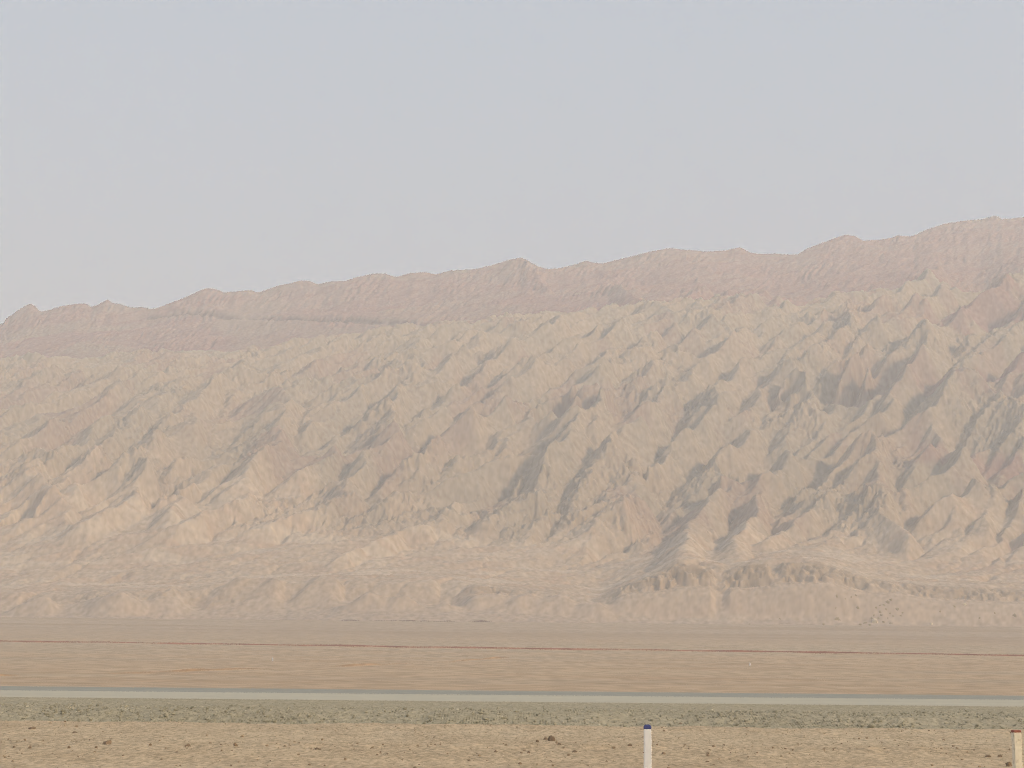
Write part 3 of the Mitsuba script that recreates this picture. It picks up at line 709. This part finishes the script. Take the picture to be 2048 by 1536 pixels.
# ------------------------------------------------------------------ boulders on the apron below the cliff
BOULDERS = [
    (1751, 1249, 14, 12, 'pale', 'largest pale boulder at the foot of the boulder trail below the cliff'),
    (1676, 1243, 14, 9, '', 'broad dark boulder lying alone left of the boulder trail'),
    (1863, 1249, 8, 5, 'pale', 'whitish stone at the apron foot right of the boulder trail'),
    (1930, 1213, 9, 5, 'pale', 'pale slab lying under the right part of the cliff'),
    (1908, 1215, 9, 4, '', 'flat dark slab left of a pale slab under the right cliff'),
    (2031, 1238, 10, 8, '', 'single dark boulder near the right edge of the apron'),
    (1675, 1202, 11, 7, '', 'dark boulder high on the apron left under the cliff'),
    (1795, 1227, 10, 8, '', 'upright boulder right of the middle of the boulder trail'),
    (1776, 1210, 11, 7, '', 'dark boulder at the top of the boulder trail under the cliff'),
    (1716, 1225, 7, 6, '', 'small single boulder left of the middle of the boulder trail'),
    (1916, 1257, 8, 5, '', 'low boulder at the apron foot near the right side'),
    (1647, 1250, 7, 5, '', 'small boulder at the apron foot farthest left'),
    (1707, 1256, 5, 4, 'pale', 'tiny white stone on the flat below the apron')] + [
    (x, y, w, h, '', None) for x, y, w, h in [(1761, 1230, 9, 6), (1768, 1247, 8, 5), (1783, 1250, 9, 4), (1731, 1249, 9, 4), (1740, 1251, 8, 4), (1721, 1250, 6, 4), (1806, 1232, 6, 4), (1672, 1219, 5, 3), (1748, 1235, 7, 5), (1756, 1240, 7, 5), (1806, 1257, 6, 3), (1783, 1202, 8, 5), (1768, 1215, 7, 5), (1753, 1222, 7, 5), (1760, 1218, 6, 4), (1772, 1222, 6, 4), (1780, 1230, 6, 4), (1787, 1238, 6, 4), (1763, 1236, 7, 4), (1745, 1243, 7, 5), (1712, 1193, 8, 5), (1702, 1196, 6, 4), (1690, 1201, 6, 4), (1802, 1236, 7, 5), (1776, 1240, 6, 4), (1880, 1225, 6, 4), (1990, 1232, 5, 4), (1960, 1242, 5, 4), (1500, 1250, 5, 3), (1560, 1240, 5, 3)]]
for i, (px, py, w, h, kind, lab) in enumerate(BOULDERS):
    p = land(px, py)
    s = p[1] / F
    v, f = lump_mesh(300 + i, w * s, w * s * 0.9, h * s)
    key = 'boulder' if i == 0 else f'boulder_{i:03d}'
    scene[key] = shape(v + p - [0, -w * s * .3, h * s * .15], f, 'pale_boulder_bsdf' if kind else 'boulder_bsdf')
    labels[key] = {'label': lab or 'small fallen boulder scattered on the sand apron below the cliff', 'category': 'boulder'}
    if not lab: labels[key]['group'] = 'small boulders on the apron below the cliff'

# ------------------------------------------------------------------ roadside marker posts
def post(key, px, top, dist, w, cap_h, dome, paint, cap_paint, turn):
    u, e = ray(px, top)
    x, H = u * dist, EYE + e * dist
    def prism(z0, z1, w0, w1, bev, rings):
        prof = [(-1, -1 + bev), (-1 + bev, -1), (1 - bev, -1), (1, -1 + bev), (1, 1 - bev), (1 - bev, 1), (-1 + bev, 1), (-1, 1 - bev)]
        V = []
        for t, sc in rings:
            V += [(a * (w0 + (w1 - w0) * t) / 2 * sc, b * (w0 + (w1 - w0) * t) / 2 * sc, z0 + (z1 - z0) * t) for a, b in prof]
        m = len(prof); Fq = []
        for k in range(len(rings) - 1):
            for j in range(m):
                a, b = k * m + j, k * m + (j + 1) % m
                Fq += [(a, b, b + m), (a, b + m, a + m)]
        Fq += [(0, j + 1, j) for j in range(1, m - 1)] + [((len(rings) - 1) * m, (len(rings) - 1) * m + j, (len(rings) - 1) * m + j + 1) for j in range(1, m - 1)]
        return np.array(V, float), np.array(Fq)
    def put(v):
        c_, s_ = math.cos(turn), math.sin(turn)
        return np.stack([v[:, 0] * c_ - v[:, 1] * s_ + x, v[:, 0] * s_ + v[:, 1] * c_ + dist, v[:, 2]], 1)
    v, f = prism(-0.25, H - cap_h, w * 1.03, w, 0.14, [(0, 1), (0.3, 1), (0.6, 1), (0.85, 1), (1, 1)])
    wob = 0.0012 * np.random.default_rng(len(key)).standard_normal(v.shape)
    scene[key + '__shaft'] = shape(put(v + wob), f, paint)
    rings = [(0, 1.02), (0.35, 1.02), (0.6, 0.97), (0.82, 0.85), (1, 0.55)] if dome else [(0, 1.03), (0.8, 1.03), (1, 0.96)]
    v, f = prism(H - cap_h - 0.004, H, w, w, 0.14, rings)
    scene[key + '__cap'] = shape(put(v), f, cap_paint)
post('marker_post', 1295, 1449, 26.0, 0.117, 0.064, True, 'white_paint_bsdf', 'blue_paint_bsdf', -0.06)
labels['marker_post'] = {'label': 'clean white roadside marker post with a rounded dark blue cap', 'category': 'marker post'}
labels['marker_post__cap'] = {'label': 'dark blue painted rounded top'}
post('marker_post_001', 2032, 1460, 25.0, 0.115, 0.032, False, 'worn_paint_bsdf', 'red_paint_bsdf', 0.05)
labels['marker_post_001'] = {'label': 'weathered cream marker post with a thin red top at the right edge', 'category': 'marker post'}
labels['marker_post_001__cap'] = {'label': 'thin faded red painted top'}
for i, (px, py, dist, lab) in enumerate([(545, 1322, 190, 'tiny white marker stone far out on the left plain'), (1500, 1331, 170, 'tiny white marker stone on the plain beyond the road right of centre')]):
    u, e = ray(px, py)
    yy2 = np.arange(90, 500, 0.25); k = np.argmax(plain_of(yy2) > EYE + e * yy2)
    x, y, z = u * yy2[k], yy2[k], float(plain_of(yy2[k]))
    v, f = lump_mesh(400 + i, .18, .16, 0.34, 1)
    key = 'marker_stone' if i == 0 else f'marker_stone_{i:03d}'
    scene[key] = shape(v + [x, y, z + 0.05], f, 'white_paint_bsdf')
    labels[key] = {'label': lab, 'category': 'marker stone'}

# ------------------------------------------------------------------ dusty air
top = float(Z.max()) + 4
lo = -3.0
scene['haze_air_bsdf'] = {'type': 'null'}
scene['haze'] = {'type': 'cube', 'bsdf': {'type': 'ref', 'id': 'haze_air_bsdf'}, 'interior': {'type': 'ref', 'id': 'haze_air'},
                 'to_world': T().translate([0, 900, (top + lo) / 2]).scale([2600, 2600, (top - lo) / 2])}
labels['haze'] = {'label': 'pale dusty haze filling the air in front of the mountain', 'category': 'haze', 'kind': 'stuff'}
